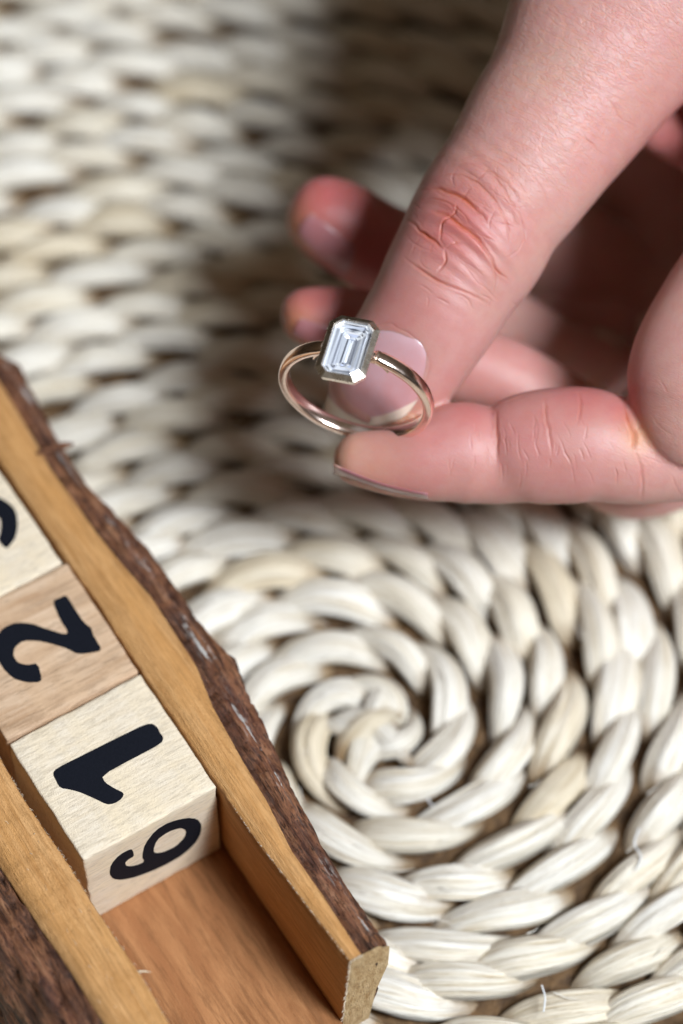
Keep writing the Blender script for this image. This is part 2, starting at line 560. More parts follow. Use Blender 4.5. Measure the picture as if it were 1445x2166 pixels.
# loose sewing thread showing between strands
for pts in ([(1352, 1752), (1342, 1785), (1356, 1812), (1346, 1842)], [(1146, 2084), (1153, 2110), (1150, 2140)], [(905, 1688), (912, 1702), (922, 1706)]):
    P = [on(x, y, .02) for x, y in pts]
    Q = spline([tuple(p) for p in P], 6)
    V = []
    for q in Q:
        for j in range(6):
            an = math.pi * j / 3
            V.append((q[0] - mat_c.x + .011 * math.cos(an), q[1] - mat_c.y, q[2] + .94 + .011 * math.sin(an)))
    mk('thread', V, grid_faces(len(Q), 6, True), M['thread'], placemat)

# ------------------------------------------------------------------ tray
ZT = 2.10
pA = on(296, 1425, ZT); pB = on(458, 1665, ZT)
ea = (pB - pA); BL = ea.length; ea.normalize()
eb = Vector((-ea.y, ea.x, 0))                # towards the right-hand rail
rotz = math.atan2(ea.y, ea.x)
HB = BL * .92
ZF = ZT - HB
print('block', BL, 'floor', ZF, 'rot', math.degrees(rotz))
T0 = Vector((pB.x, pB.y, 0))                 # tray origin: front right block corner
tray = empty('calendar_tray', T0, rotz)
tag(tray, 'long rustic wooden tray with bark edges holding the number blocks', 'tray')
def loc_t(p):
    q = Vector(p) - T0
    return q.dot(ea), q.dot(eb)
def curve(pts, z):
    """traced edge -> (a, b) table in the tray's own frame"""
    q = [loc_t(on(x, y, z)) for x, y in pts]
    q.sort()
    return np.array([t[0] for t in q]), np.array([t[1] for t in q])
def val(c, a):
    return float(np.interp(a, c[0], c[1]))
c_in = curve([(129, 1169), (207, 1272), (298, 1425), (380, 1545), (455, 1658), (520, 1745), (600, 1848), (673, 1945), (744, 2036)], ZT)
c_bd = curve([(0, 807), (48, 885), (78, 936), (111, 995), (155, 1055), (207, 1128), (258, 1191), (318, 1258), (369, 1335), (417, 1409), (452, 1495), (518, 1614), (565, 1692), (619, 1800), (685, 1894), (760, 2010), (775, 2030)], ZT)
ZS = ZT - .22
c_out = curve([(-40, 690), (0, 741), (55, 766), (96, 848), (126, 907), (162, 966), (199, 1021), (258, 1080), (332, 1158), (369, 1213), (425, 1291), (480, 1357), (512, 1388), (565, 1507), (631, 1656), (702, 1787), (774, 1918), (815, 1988), (833, 2040)], ZS)
A_END = loc_t(on(748, 2030, ZT))[0]
A_BACK = -15.5
b_in0 = float(np.mean(c_in[1][:3]))
print('A_END', A_END)
NS = 420
st = np.linspace(A_BACK, A_END, NS)
def jit(a, k, amp, f=3.0):
    return amp * fbm(a * f, k * 7.3, 1.7, 4)
def bin_top(a):
    v = val(c_in, a) if a > c_in[0][0] else c_in[1][0]
    return max(v, .045)
def bbound(a):
    v = val(c_bd, a) if a > c_bd[0][0] else c_bd[1][0]
    return max(v, bin_top(a) + .16)
def bout(a):
    v = val(c_out, a) if a > c_out[0][0] else c_out[1][0]
    return max(v - .10 * min(1, max(0, (A_END - a) / 1.2)), bbound(a) + .15)
# right rail: sawn wood
V = []
for a in st:
    bi, bb = bin_top(a), bbound(a)
    n1 = jit(a, 1, .012, 9)
    dz = jit(a, 2, .012, 5)
    ring = [(.05, 0.02), (.05, ZF - .02), (.05 + (bi - .05) * .35, ZF + (ZT - ZF) * .4), (.05 + (bi - .05) * .8, ZF + (ZT - ZF) * .8),
            (bi + n1 - .006, ZT - .035), (bi + n1 + .018, ZT + dz * .4 - .003), (bi + (bb - bi) * .5, ZT + dz * .6), (bb - .01, ZT + dz * .6),
            (bb - .005, ZT - .25), (bb - .05, 0.02)]
    for b, z in ring: V.append((a, b, z))
NP = 10
Fc = grid_faces(NS, NP, True)
rail_r = mk('rail', V, Fc, M['rail_wood'], tray)
rail_r['label'] = 'right rail of sawn wood with a sloping inner face'
# bark skin along it
V, fleck, camb = [], [], []
NQ = 26
for a in st:
    bb, bo = bbound(a), bout(a)
    for j in range(NQ):
        t = j / (NQ - 1)
        # from the wood over the crest and down the outside
        if t < .52:
            k = t / .52
            b = bb + (bo - bb) * math.sin(k * math.pi / 2 * .96)
            z = ZT + .01 - .02 * k - .22 * (1 - math.cos(k * math.pi / 2))
        else:
            k = (t - .52) / .48
            b = bo - (bo - bb) * .75 * k ** 1.6
            z = ZS - (ZS - .04) * k
        rd = .045 * fbm(a * 1.6, j * .62, 5, 5) + .03 * fbm(a * 5, j * 1.7, 9, 4) - .10 * (1 - min(1, abs(fbm(a * .45, j * .55, 31, 3)) * 4.5)) ** 2 + .02 * fbm(a * 14, j * 2.5, 3, 3)
        if j < 4: rd -= (.07 + .05 * fbm(a * 7, 3, 2)) * (1 - abs(j - 1.2) / 2.8) * (.4 + .6 * max(0, min(1, (a + 5.5) / 3)))
        # knot across the rail
        V.append((a, b + (rd if rd < 0 else rd * .25) * (.2 + .8 * t), z + rd * (1 - .8 * t)))
        w = math.exp(-((t - (.22 + .05 * math.sin(a * .9))) / .035) ** 2)
        fleck.append(w * (1 if fbm(a * 1.3, 8, 8) > .0 else .1))
        camb.append(max(0, 1 - abs(t - .05) / .11) * max(0, min(1, (a + 5.2) / 2.5)))
# outer wall back towards the wood keeps the skin closed
bk = mk('bark', V, grid_faces(NS, NQ) + [tuple((NS - 1) * NQ + j for j in range(NQ))], M['bark'], tray)
for nm, arr in (('fleck', fleck), ('cambium', camb)):
    at_ = bk.data.attributes.new(nm, 'FLOAT', 'POINT'); at_.data.foreach_set('value', arr)
# sawn end of the right rail
V, Fc = [], []
bb, bo = bbound(A_END), bout(A_END)
prof = [(.05, .02), (.05, ZF * .5), (.05, ZF)] + [(.05 + (bin_top(A_END) - .05) * k, ZF + (ZT - ZF) * k) for k in (.2, .4, .6, .8, .93)] + \
       [(bin_top(A_END) + .01, ZT), (bb, ZT + .005), (bb + (bo - bb) * .6, ZT - .03), (bo + .03, ZS), (bo + .01, ZS - .5), (bo - (bo - bb) * .40, .8), (bo - (bo - bb) * .70, .02)]
cb = (.30, 1.1)
NRG = 7
for i in range(NRG):
    k = 1 - i / NRG
    for (b, z) in prof:
        bb_, zz = cb[0] + (b - cb[0]) * k, cb[1] + (z - cb[1]) * k
        V.append((A_END + (.012 if i else .0) + .03 * fbm(bb_ * 6, zz * 6, 2, 4) * (1 if i else .4), bb_ + (.012 * fbm(b * 9, z * 9, 4) if i == 0 else 0), zz))
npf = len(prof)
Fc = grid_faces(NRG, npf, True) + [tuple((NRG - 1) * npf + j for j in range(npf))]
se = mk('sawn_end', V, Fc, M['end'], tray)
bm = bmesh.new(); bm.from_mesh(se.data); bmesh.ops.recalc_face_normals(bm, faces=list(bm.faces)); bm.to_mesh(se.data); bm.free()
# knot: a dark twig scar crossing bark and wood
ka, kb = loc_t(on(112, 948, ZT))
V = []
for i in range(12):
    s = i / 11
    for j in range(10):
        p = 2 * math.pi * j / 10
        r = .055 * math.sin(math.pi * (s * .9 + .06)) ** .6 * (1 + .35 * fbm(i, j, 3))
        V.append((ka - .02 + r * math.cos(p) + .05 * s, kb - .22 + .50 * s, ZT + .02 - .10 * s * s + r * 1.2 * math.sin(p)))
k_ = mk('knot', V, grid_faces(12, 10, True), M['bark'], tray)
k_['label'] = 'dark knot crossing the bark of the right rail'
# floor board
WL = BL + .24                                # inner width of the tray
V = []
NF, NG = 120, 14
for i in range(NF):
    a = A_BACK + (A_END + .35 - A_BACK) * i / (NF - 1)
    for j in range(NG):
        b = .045 - (WL + .50) * j / (NG - 1)
        V.append((a, b, ZF + .004 * fbm(a * 2, b * 9, 1)))
    for j in range(NG):
        b = .045 - (WL + .50) * (NG - 1 - j) / (NG - 1)
        V.append((a, b, .015))
Fc = grid_faces(NF, NG * 2, True)
Fc.append(tuple((NF - 1) * NG * 2 + j for j in range(NG * 2)))
mk('floor_board', V, Fc, M['floor_wood'], tray)
# left rail
c_li = curve([(0, 1602), (60, 1704), (143, 1823), (205, 1924), (298, 2061), (360, 2166)], ZT)
c_lb = curve([(0, 1835), (36, 1888), (83, 1960), (122, 2015), (166, 2082), (219, 2166)], ZT)
def lin(a):
    if a < c_li[0][0]: return min(c_li[1][0] - .0 * a, -WL + .1)
    return val(c_li, a)
def lbd(a):
    return val(c_lb, a) if c_lb[0][0] <= a else c_lb[1][0]
A_ENDL = A_END + 1.3
st2 = np.linspace(A_BACK, A_ENDL, NS)
V = []
for a in st2:
    bi, bb = lin(a), lbd(a)
    n1 = jit(a, 4, .010, 11)
    dz = jit(a, 5, .012, 6)
    ring = [(bb + .02, .02), (bb + .005, ZT - .2), (bb + .01, ZT + dz), (bi + (bb - bi) * .66, ZT + dz + .006), (bi + (bb - bi) * .33, ZT + dz), (bi - .03 + n1, ZT + dz * .5), (bi + n1, ZT - .03),
            (bi - .22, ZT - .6), (bi - .34, ZF), (bi - .34, .02)]
    for b, z in ring: V.append((a, b, z))
Fc = grid_faces(NS, 10, True)
Fc.append(tuple((NS - 1) * 10 + j for j in range(10)))
r2 = mk('rail', V, Fc, M['rail_wood'], tray)
r2['label'] = 'left rail with fuzzy saw marks on its top'
V, fleck, camb = [], [], []
for a in st2:
    bb = lbd(a)
    for j in range(NQ):
        t = j / (NQ - 1)
        if t < .35:
            k = t / .35
            b = bb - .42 * k
            z = ZT - .02 - .14 * k ** 1.5
        else:
            k = (t - .35) / .65
            b = bb - .42 - .55 * math.sin(k * math.pi * .6)
            z = ZT - .16 - (ZT - .2) * k
        rd = .06 * fbm(a * 1.2, j * .5, 15, 5) + .04 * fbm(a * 4, j * 1.5, 19, 4) - .12 * (1 - min(1, abs(fbm(a * .45, j * .5, 41, 3)) * 4.5)) ** 2
        V.append((a, b - rd * t, z + rd * (1 - .7 * t)))
        fleck.append(0); camb.append(max(0, .6 - abs(t - .05) / .15))
bk = mk('bark', V, grid_faces(NS, NQ), M['bark'], tray)
bk['label'] = 'darker cracked bark on the left rail'
for nm, arr in (('fleck', fleck), ('cambium', camb)):
    at_ = bk.data.attributes.new(nm, 'FLOAT', 'POINT'); at_.data.foreach_set('value', arr)

# splinters: one long one and fuzz on the sawn edges
def splinter(a, b, z, da, db, dz, w=.010):
    p0, p1 = Vector((a, b, z)), Vector((a + da, b + db, z + dz))
    pm = (p0 + p1) / 2 + Vector((random.uniform(-.01, .01), random.uniform(-.01, .01), .012))
    V = []
    for p, r in ((p0, w), (pm, w * .8), (p1, w * .15)):
        for j in range(4):
            q = math.pi / 2 * j
            V.append(p + Vector((r * math.cos(q), r * .5 * math.sin(q), r * math.sin(q))))
    return V
def pts_t(x, y, z=ZT): return loc_t(on(x, y, z))
a1, b1 = pts_t(292, 2054); a2, b2 = pts_t(319, 2053)
mk('splinter', splinter(a1, b1, ZT - .01, a2 - a1, b2 - b1, -.03, .014), grid_faces(3, 4, True), M['pale_block'], tray)
V, Fc = [], []
def addsp(*a, **k):
    v = splinter(*a, **k); f = grid_faces(3, 4, True, len(V)); V.extend(v); Fc.extend(f)
for i in range(150):
    a = random.uniform(-3.2, A_ENDL); b = lin(a)
    addsp(a, b - .01, ZT - .01, random.uniform(-.04, .07), random.uniform(.01, .035), random.uniform(-.02, .02), w=.003)
for i in range(46):
    a = random.uniform(-3.2, A_ENDL); b = lin(a) + (lbd(a) - lin(a)) * random.uniform(.1, .9)
    addsp(a, b, ZT, random.uniform(-.10, .02), random.uniform(-.03, .03), random.uniform(.01, .04), w=.0045)
for i in range(110):
    a = random.uniform(.3, A_END); b = bin_top(a)
    addsp(a, b, ZT - .01, random.uniform(-.03, .04), -random.uniform(.008, .025), random.uniform(-.02, .02), w=.003)
for i in range(170):
    k = random.random()
    b = .05 + (bin_top(A_END) - .05) * k; z = ZF + (ZT - ZF) * k
    if random.random() < .3: b = random.uniform(bin_top(A_END), bbound(A_END)); z = ZT
    addsp(A_END, b, z, random.uniform(0, .04), random.uniform(-.05, .01), random.uniform(-.01, .03), w=.005)
o = mk('wood_fuzz', V, Fc, M['pale_block'], tray); o['kind'] = 'stuff'

# ------------------------------------------------------------------ number blocks
def block(a_front, db, dr, mat, label, length=BL, hz=0, fz=14):
    """a wooden cube; its top front right corner sits at (a_front, db) in the tray's frame"""
    q = T0 + ea * a_front + eb * db
    o = empty('number_block', (q.x, q.y, ZF + .006), rotz + dr)
    tag(o, label, 'wooden block', 'number blocks in the calendar tray')
    bm = bmesh.new()
    bmesh.ops.create_cube(bm, size=1)
    for v in bm.verts:
        v.co = Vector(((v.co.x - .5) * length, (v.co.y - .5) * BL, (v.co.z + .5) * (HB + hz)))
    bmesh.ops.bevel(bm, geom=list(bm.edges), offset=.030, segments=3, profile=.5, affect='EDGES')
    bmesh.ops.subdivide_edges(bm, edges=[e_ for e_ in bm.edges if e_.calc_length() > .8], cuts=fz, use_grid_fill=True)
    bmesh.ops.triangulate(bm, faces=[f for f in bm.faces if len(f.verts) > 4])
    for v in bm.verts:
        c = v.co
        edge = sum(1 for k, (lo, hi) in enumerate(((-length, 0), (-BL, 0), (0, HB + hz))) if min(c[k] - lo, hi - c[k]) < .035)
        n = Vector((fbm(c.x * 5, c.y * 5, c.z * 5 + label.__len__(), 3), fbm(c.x * 5 + 9, c.y * 5, c.z * 5, 3), fbm(c.x * 5, c.y * 5 + 9, c.z * 5, 3)))
        v.co += n * (.012 if edge >= 2 else .003)
    me = bpy.data.meshes.new('wooden_cube')
    bm.to_mesh(me); bm.free()
    me.polygons.foreach_set('use_smooth', [True] * len(me.polygons))
    me.materials.append(mat)
    b = bpy.data.objects.new('wooden_cube', me)
    col.objects.link(b); b.parent = o
    return o

def smooth_loop(pts, n=3, corner=()):
    """Chaikin rounding"""
    for _ in range(n):
        q = []
        for i in range(len(pts)):
            a, b = Vector(pts[i]), Vector(pts[(i + 1) % len(pts)])
            q += [a * .78 + b * .22, a * .22 + b * .78]
        pts = q
    return pts

def printed(name, outer, hole, parent, plane, mat_=None, rounds=2):
    """flat ink outline; outer and hole hold world points; plane: 'top' or 'front'"""
    mw = Matrix.Translation(parent.location) @ Matrix.Rotation(parent.rotation_euler.z, 4, 'Z')
    inv = mw.inverted()
    bm = bmesh.new()
    loops = [[inv @ Vector(p) for p in smooth_loop(outer, rounds)]]
    if hole: loops.append([inv @ Vector(p) for p in smooth_loop(hole, rounds)])
    eds = []
    for lp in loops:
        for k, p in enumerate(lp):
            wob = .004 * fbm(p.x * 14, p.y * 14, p.z * 14, 3)
            if plane == 'top': p.z = HB + .007; p.x += wob; p.y -= wob
            else: p.x = .007; p.y += wob; p.z -= wob
        vs = [bm.verts.new(p) for p in lp]
        eds += [bm.edges.new((vs[k], vs[(k + 1) % len(vs)])) for k in range(len(vs))]
    bmesh.ops.triangle_fill(bm, use_beauty=True, use_dissolve=False, edges=eds)
    r = bmesh.ops.extrude_face_region(bm, geom=list(bm.faces))
    for g in r['geom']:
        if isinstance(g, bmesh.types.BMVert):
            if plane == 'top': g.co.z -= .006
            else: g.co.x -= .006
    bmesh.ops.recalc_face_normals(bm, faces=list(bm.faces))
    me = bpy.data.meshes.new(name); bm.to_mesh(me); bm.free()
    me.materials.append(M['ink'])
    o = bpy.data.objects.new(name, me)
    col.objects.link(o); o.parent = parent
    return o

def c3(pts): return [(x / 1.6802, 1150 + y / 1.6802) for x, y in pts]
b1_ = block(0, 0, 0, M['pale_block'], 'pale wooden block with black 1 on top and 6 in front')
b2_ = block(-BL - .035, .0, R(-.6), M['pink_block'], 'streaky pinkish wooden block with black 2 between two plain pale blocks')
b3_ = block(-2 * BL - .06, -.03, R(.4), M['pale_block'], 'pale wooden block cut by left edge with only a black curve showing')
one = c3([(188, 818), (200, 800), (300, 750), (420, 690), (520, 641), (546, 641), (562, 656), (568, 672), (582, 690), (574, 710), (480, 760), (362, 824), (374, 850), (410, 872), (441, 886), (436, 904), (405, 926), (380, 927), (330, 903), (285, 884), (250, 874), (216, 870), (202, 848)])
HT = ZF + .006 + HB
printed('number', [on(x, y, HT) for x, y in one], None, b1_, 'top', rounds=1)
two = c3([(186, 204), (212, 193), (236, 182), (262, 225), (300, 282), (326, 300), (330, 322), (345, 348), (360, 372), (352, 384), (276, 394), (245, 376), (190, 358), (130, 345), (82, 346), (52, 368), (47, 400), (66, 426), (100, 432), (135, 424), (150, 482), (138, 493), (90, 494), (44, 478), (6, 438), (-14, 390), (-12, 335), (10, 300), (58, 280), (110, 284), (170, 305), (232, 324), (243, 316), (214, 270)])
printed('number', [on(x, y, HT) for x, y in two], None, b2_, 'top', rounds=1)
def c6(pts): return [(x / 2.708, 700 + y / 2.708) for x, y in pts]
arc = c6([(-120, 990), (-50, 940), (0, 955), (60, 990), (95, 1040), (104, 1110), (92, 1180), (62, 1225), (38, 1246), (22, 1238), (0, 1212), (-10, 1195), (4, 1150), (8, 1110), (0, 1070), (-60, 1060), (-110, 1110), (-150, 1070)])
printed('number', [on(x, y, HT) for x, y in arc], None, b3_, 'top', rounds=1)
# the 6: traced points fall on the front face plane of the block
fn = ea; fp = T0
def on_front(px, py):
    r = ray(px, py)
    return cam_loc + r * ((fp - cam_loc).dot(fn) / r.dot(fn))
six = c3([(388, 1172), (394, 1140), (425, 1105), (465, 1084), (474, 1092), (475, 1110), (456, 1120), (443, 1134), (452, 1147), (485, 1143), (514, 1130), (504, 1112), (515, 1068), (552, 1018), (605, 988), (662, 974), (702, 977), (717, 1000), (712, 1032), (690, 1068), (650, 1104), (600, 1134), (540, 1162), (480, 1184), (432, 1194), (402, 1190)])
six_h = c3([(544, 1088), (556, 1052), (598, 1022), (642, 1008), (662, 1017), (656, 1044), (626, 1075), (582, 1096), (552, 1100)])
printed('number', [on_front(x, y) for x, y in six], [on_front(x, y) for x, y in six_h], b1_, 'front', rounds=1)

# ------------------------------------------------------------------ ring
def c2w(x, y, z): return vr * x + vu * y - vz * z
RC = at(753.5, 829, 36.0)
cc, ss = .478, .878
ru = c2w(.953, -.302, 0)
rv = c2w(.302 * cc, .953 * cc, ss)
rn = c2w(-.302 * ss, -.953 * ss, cc)
PHI = R(13.5)
s_n = (rv * math.cos(PHI) - ru * math.sin(PHI)).normalized()      # out of the stone's face
s_t = (ru * math.cos(PHI) + rv * math.sin(PHI)).normalized()      # along the band
s_l = rn.normalized()                                             # along the finger
ringM = Matrix((( s_t.x, s_l.x, s_n.x, RC.x), (s_t.y, s_l.y, s_n.y, RC.y), (s_t.z, s_l.z, s_n.z, RC.z), (0, 0, 0, 1)))
if ringM.to_3x3().determinant() < 0:
    s_l = -s_l
    ringM = Matrix((( s_t.x, s_l.x, s_n.x, RC.x), (s_t.y, s_l.y, s_n.y, RC.y), (s_t.z, s_l.z, s_n.z, RC.z), (0, 0, 0, 1)))
ring = empty('ring', (0, 0, 0))
ring.matrix_world = ringM
tag(ring, 'rose gold ring with an emerald cut clear stone held in the fingers', 'ring')
# band: local z is up through the stone, y along the finger
RI, RO = .850, .976
V = []
NB, NC = 160, 28
for i in range(NB):
    th = 2 * math.pi * i / NB                      # 0 at the stone
    dth = min(th, 2 * math.pi - th)
    k = max(0, 1 - dth / 1.1)
    hw = .092 - .010 * k ** 2                      # half width
    if dth < .42: hw = .080
    ro = RO + .012 * k
    if dth < .34: ro = .935
    for j in range(NC):
        p = 2 * math.pi * j / NC
        c, s_ = math.cos(p), math.sin(p)
        # domed outside, gently rounded inside
        y = hw * (abs(c) ** .72) * (1 if c > 0 else -1)
        rr = (RI + ro) / 2 + (ro - RI) / 2 * ((abs(s_) ** .62) * (1 if s_ > 0 else -1) ** 1 if s_ > 0 else -(abs(s_) ** .5))
        V.append((rr * math.sin(th), y, rr * math.cos(th)))
fc = [(i * NC + j, ((i + 1) % NB) * NC + j, ((i + 1) % NB) * NC + (j + 1) % NC, i * NC + (j + 1) % NC) for i in range(NB) for j in range(NC)]
mk('band', V, fc, M['rose'], ring)
# bezel
def octa(hx, hy, cut):
    return [(hx - cut, hy), (hx, hy - cut), (hx, -hy + cut), (hx - cut, -hy), (-hx + cut, -hy), (-hx, -hy + cut), (-hx, hy - cut), (-hx + cut, hy)]
BX, BY = .312, .452
ZT_ = 1.085                                        # height of the bezel rim
def loft(name, rings_, mat, parent, smooth=False, cap0=False, cap1=False):
    V = []
    for lp, z in rings_:
        V += [(x, y, z) for x, y in lp]
    n = len(rings_[0][0])
    F_ = grid_faces(len(rings_), n, True)
    if cap0: F_.append(tuple(reversed(range(n))))
    if cap1: F_.append(tuple((len(rings_) - 1) * n + j for j in range(n)))
    o = mk(name, V, F_, mat, parent, smooth=smooth)
    bm = bmesh.new(); bm.from_mesh(o.data)
    bmesh.ops.recalc_face_normals(bm, faces=list(bm.faces))
    bm.to_mesh(o.data); bm.free()
    return o
TI = .068
bz = loft('bezel', [
    (octa(BX - .13, BY - .16, .06), ZT_ - .24),
    (octa(BX - .055, BY - .075, .085), ZT_ - .165),
    (octa(BX - .014, BY - .016, .105), ZT_ - .11),
    (octa(BX - .002, BY - .002, .112), ZT_ - .048),
    (octa(BX, BY, .112), ZT_ - .042),
    (octa(BX - .003, BY - .003, .111), ZT_ - .037),
    (octa(BX - TI + .004, BY - TI + .004, .088), ZT_ - .003),
    (octa(BX - TI, BY - TI, .086), ZT_ - .002),
    (octa(BX - TI - .010, BY - TI - .010, .082), ZT_ - .018),
    (octa(BX - TI - .012, BY - TI - .012, .082), ZT_ - .05),
    (octa(BX - TI - .055, BY - TI - .055, .07), ZT_ - .12),
    (octa(BX - .17, BY - .20, .05), ZT_ - .22),
], M['white_gold'], ring)
SHY = .075 if s_l.dot(rn) > 0 else -.075
for v in bz.data.vertices: v.co.y += SHY
# shoulders that carry the bezel
for sgn in (-1, 1):
    V = []
    for i in range(14):
        k = i / 13
        th = sgn * (.62 - .40 * k)
        rr = .80 + .10 * k
        x, z = rr * math.sin(th) * (1), rr * math.cos(th) + .10 * k
        for j in range(12):
            p = 2 * math.pi * j / 12
            V.append((x + .020 * math.cos(p) * math.cos(th), .070 * math.sin(p) * (1 - .2 * k), z + .022 * math.cos(p)))
    mk('shoulder', V, grid_faces(14, 12, True), M['rose'], ring)
# stone: an emerald cut with stepped crown and pavilion
SX, SY, SC = BX - TI - .008, BY - TI - .008, .084
ZG = ZT_ - .028                                    # girdle
def stone_rings(zs):
    return [(octa(SX * kx, SY - SX + SX * kx if kx > .12 else SY - SX + SX * kx, SC * kc), z) for kx, kc, z in zs]
random.seed(5)
ks = [.015, .07, .13, .20, .27, .34, .42, .50, .58, .66, .74, .81, .87, .92, .955, .98]
pz = []
for n_, k_ in enumerate(ks):
    pz.append((k_, max(.03, k_), ZG - .098 * (1 - k_) ** .85 + (.005 if n_ % 2 else -.004) * (1 - k_)))
pz[-1] = (.985, .985, ZG + .004)
pav = loft('pavilion_facet', stone_rings(pz), M['pavilion'], None, cap0=True)
bm = bmesh.new(); bm.from_mesh(pav.data)
fs = [f for f in bm.faces if abs(f.calc_center_median().y) > .15 and random.random() < .75]
for f in fs: bmesh.ops.poke(bm, faces=[f])
for v in bm.verts:
    if abs(v.co.y) > .12 and abs(v.co.x) < SX * .93 and abs(v.co.y) < SY * .93:
        v.co.z += random.uniform(-.014, .014); v.co.x += random.uniform(-.012, .012); v.co.y += random.uniform(-.010, .010)
bm.to_mesh(pav.data); bm.free()
fa_ = pav.data.attributes.new('facet', 'FLOAT', 'FACE')
fa_.data.foreach_set('value', [random.random() ** .8 if abs(p.center.y) > .12 else random.uniform(.05, .80) for p in pav.data.polygons])  # bright and dark tones painted per facet in place of sparkle
stone = loft('gemstone', [
    (octa(SX - .004, SY - .004, SC), ZG - .002),
    (octa(SX - .004, SY - .004, SC), ZG + .003),
    (octa(SX - .022, SY - .022, .078), ZG + .018),
    (octa(SX - .046, SY - .046, .068), ZG + .030),
    (octa(SX - .072, SY - .072, .056), ZG + .038),
], M['crown'], ring, cap1=True)
pav.parent = stone
for q_ in (pav, stone):
    for v in q_.data.vertices: v.co.y += SHY

# ------------------------------------------------------------------ hand
def tube(rows, cap=(True, True), seg=12, nv=40, tipk=1.0, sq=1.0):
    """rows: (px, py, depth, half width in px, thickness ratio). Returns verts, faces"""
    P = []
    for r in rows:
        px, py, d, hw = r[:4]
        k = r[4] if len(r) > 4 else 1.0
        p = at(px, py, d)
        P.append([p.x, p.y, p.z, hw * d / F, k])
    C = spline(P, seg)
    pts = [Vector(c[:3]) for c in C]
    L = [0]
    for i in range(1, len(pts)): L.append(L[-1] + (pts[i] - pts[i - 1]).length)
    # resample densely, denser at the caps
    tot = L[-1]
    ss_ = list(np.linspace(0, tot, max(40, int(tot / .07))))
    for e_, on_ in ((0, cap[0]), (1, cap[1])):
        if on_:
            rr = C[0 if e_ == 0 else -1][3] * tipk
            for q in np.linspace(0, 1, 14)[:-1]:
                d = rr * (1 - math.cos(q * math.pi / 2))
                ss_.append(d if e_ == 0 else tot - d)
    ss_ = sorted(set(round(x, 5) for x in ss_))
    V = []
    La = np.array(L)
    for s in ss_:
        c = np.array([np.interp(s, La, C[:, k]) for k in range(5)])
        i = min(max(int(np.searchsorted(La, s)), 1), len(pts) - 1)
        t = (pts[i] - pts[i - 1]).normalized()
        p = Vector(c[:3])
        vd = (p - cam_loc).normalized()
        e1 = t.cross(vd).normalized()
        e2 = e1.cross(t).normalized()
        r = c[3]; f = 1.0
        if cap[0]:
            rr = C[0][3] * tipk
            if s < rr: f = min(f, math.sqrt(max(0, 1 - (1 - s / rr) ** 2)))
        if cap[1]:
            rr = C[-1][3] * tipk
            if tot - s < rr: f = min(f, math.sqrt(max(0, 1 - (1 - (tot - s) / rr) ** 2)))
        f = max(f, .03)
        for j in range(nv):
            a = 2 * math.pi * j / nv
            ca, sa = math.cos(a), math.sin(a)
            ca = (abs(ca) ** sq) * (1 if ca > 0 else -1)
            sa = (abs(sa) ** sq) * (1 if sa > 0 else -1)
            V.append(p + e1 * (r * f * ca) + e2 * (r * f * c[4] * sa))
    n = len(ss_)
    Fc = grid_faces(n, nv, True)
    Fc.append(tuple(reversed(range(nv)))); Fc.append(tuple((n - 1) * nv + j for j in range(nv)))
    return V, Fc

parts_ = []
# thumb, tip first
parts_.append(tube([
    (772, 915, 37.55, 100, .60), (790, 872, 37.42, 116, .66), (808, 838, 37.28, 124, .72), (838, 782, 37.12, 132, .78), (878, 722, 37.02, 136, .84), (920, 655, 36.96, 142, .90),
    (960, 582, 36.96, 150, .92), (1000, 517, 36.98, 159, .92), (1041, 440, 37.0, 161, .90), (1093, 370, 37.05, 167, .88),
    (1152, 280, 37.1, 180, .85), (1215, 190, 37.2, 194, .84), (1292, 62, 37.3, 232, .80), (1395, -80, 37.4, 290, .78), (1560, -270, 37.6, 390, .74), (1780, -490, 37.9, 450, .70)],
    tipk=.95))
# web between thumb and palm, back of the hand towards the wrist
parts_.append(tube([(1340, 60, 38.2, 150, .9), (1500, 110, 39.0, 190, .9), (1680, 240, 39.6, 230, .9), (1830, 520, 39.4, 250, .9), (1860, 820, 38.6, 240, .9)]))
parts_.append(tube([(1560, 0, 39.8, 230, .8), (1740, 240, 41.0, 280, .8), (1860, 560, 41.2, 300, .7), (1900, 900, 40.6, 260, .7)]))
parts_.append(tube([(1560, 60, 38.2, 170, .9), (1625, 260, 38.2, 165, .9), (1640, 420, 37.9, 175, .9), (1700, 560, 37.8, 190, .9)]))
parts_.append(tube([(1345, 268, 38.7, 34, .9), (1430, 282, 38.7, 66, .9), (1540, 300, 38.6, 110, .9), (1680, 340, 38.5, 160, .9)]))
parts_.append(tube([(1120, 600, 42.3, 80, .8), (1250, 680, 42.6, 110, .8), (1400, 760, 42.8, 120, .8), (1600, 800, 42.4, 150, .8)]))
# palm floor closing the hollow
parts_.append(tube([(1330, 230, 42.2, 130, .7), (1440, 400, 43.0, 220, .6), (1560, 640, 43.0, 260, .6), (1680, 860, 42.0, 240, .7)]))
# index finger, tip first
parts_.append(tube([
    (706, 962, 36.80, 48, .9), (760, 970, 36.78, 60, .92), (830, 975, 36.78, 75, .95), (900, 970, 36.80, 92, .95), (975, 958, 36.88, 109, .93), (1045, 965, 36.95, 103, .93),
    (1110, 950, 36.9, 119, .94), (1180, 943, 36.87, 125, .94), (1250, 943, 36.86, 123, .94), (1325, 960, 36.9, 108, .96), (1390, 958, 37.0, 108, 1.0), (1450, 958, 37.05, 104, 1.0), (1540, 930, 37.1, 122, 1.0)], tipk=.9))
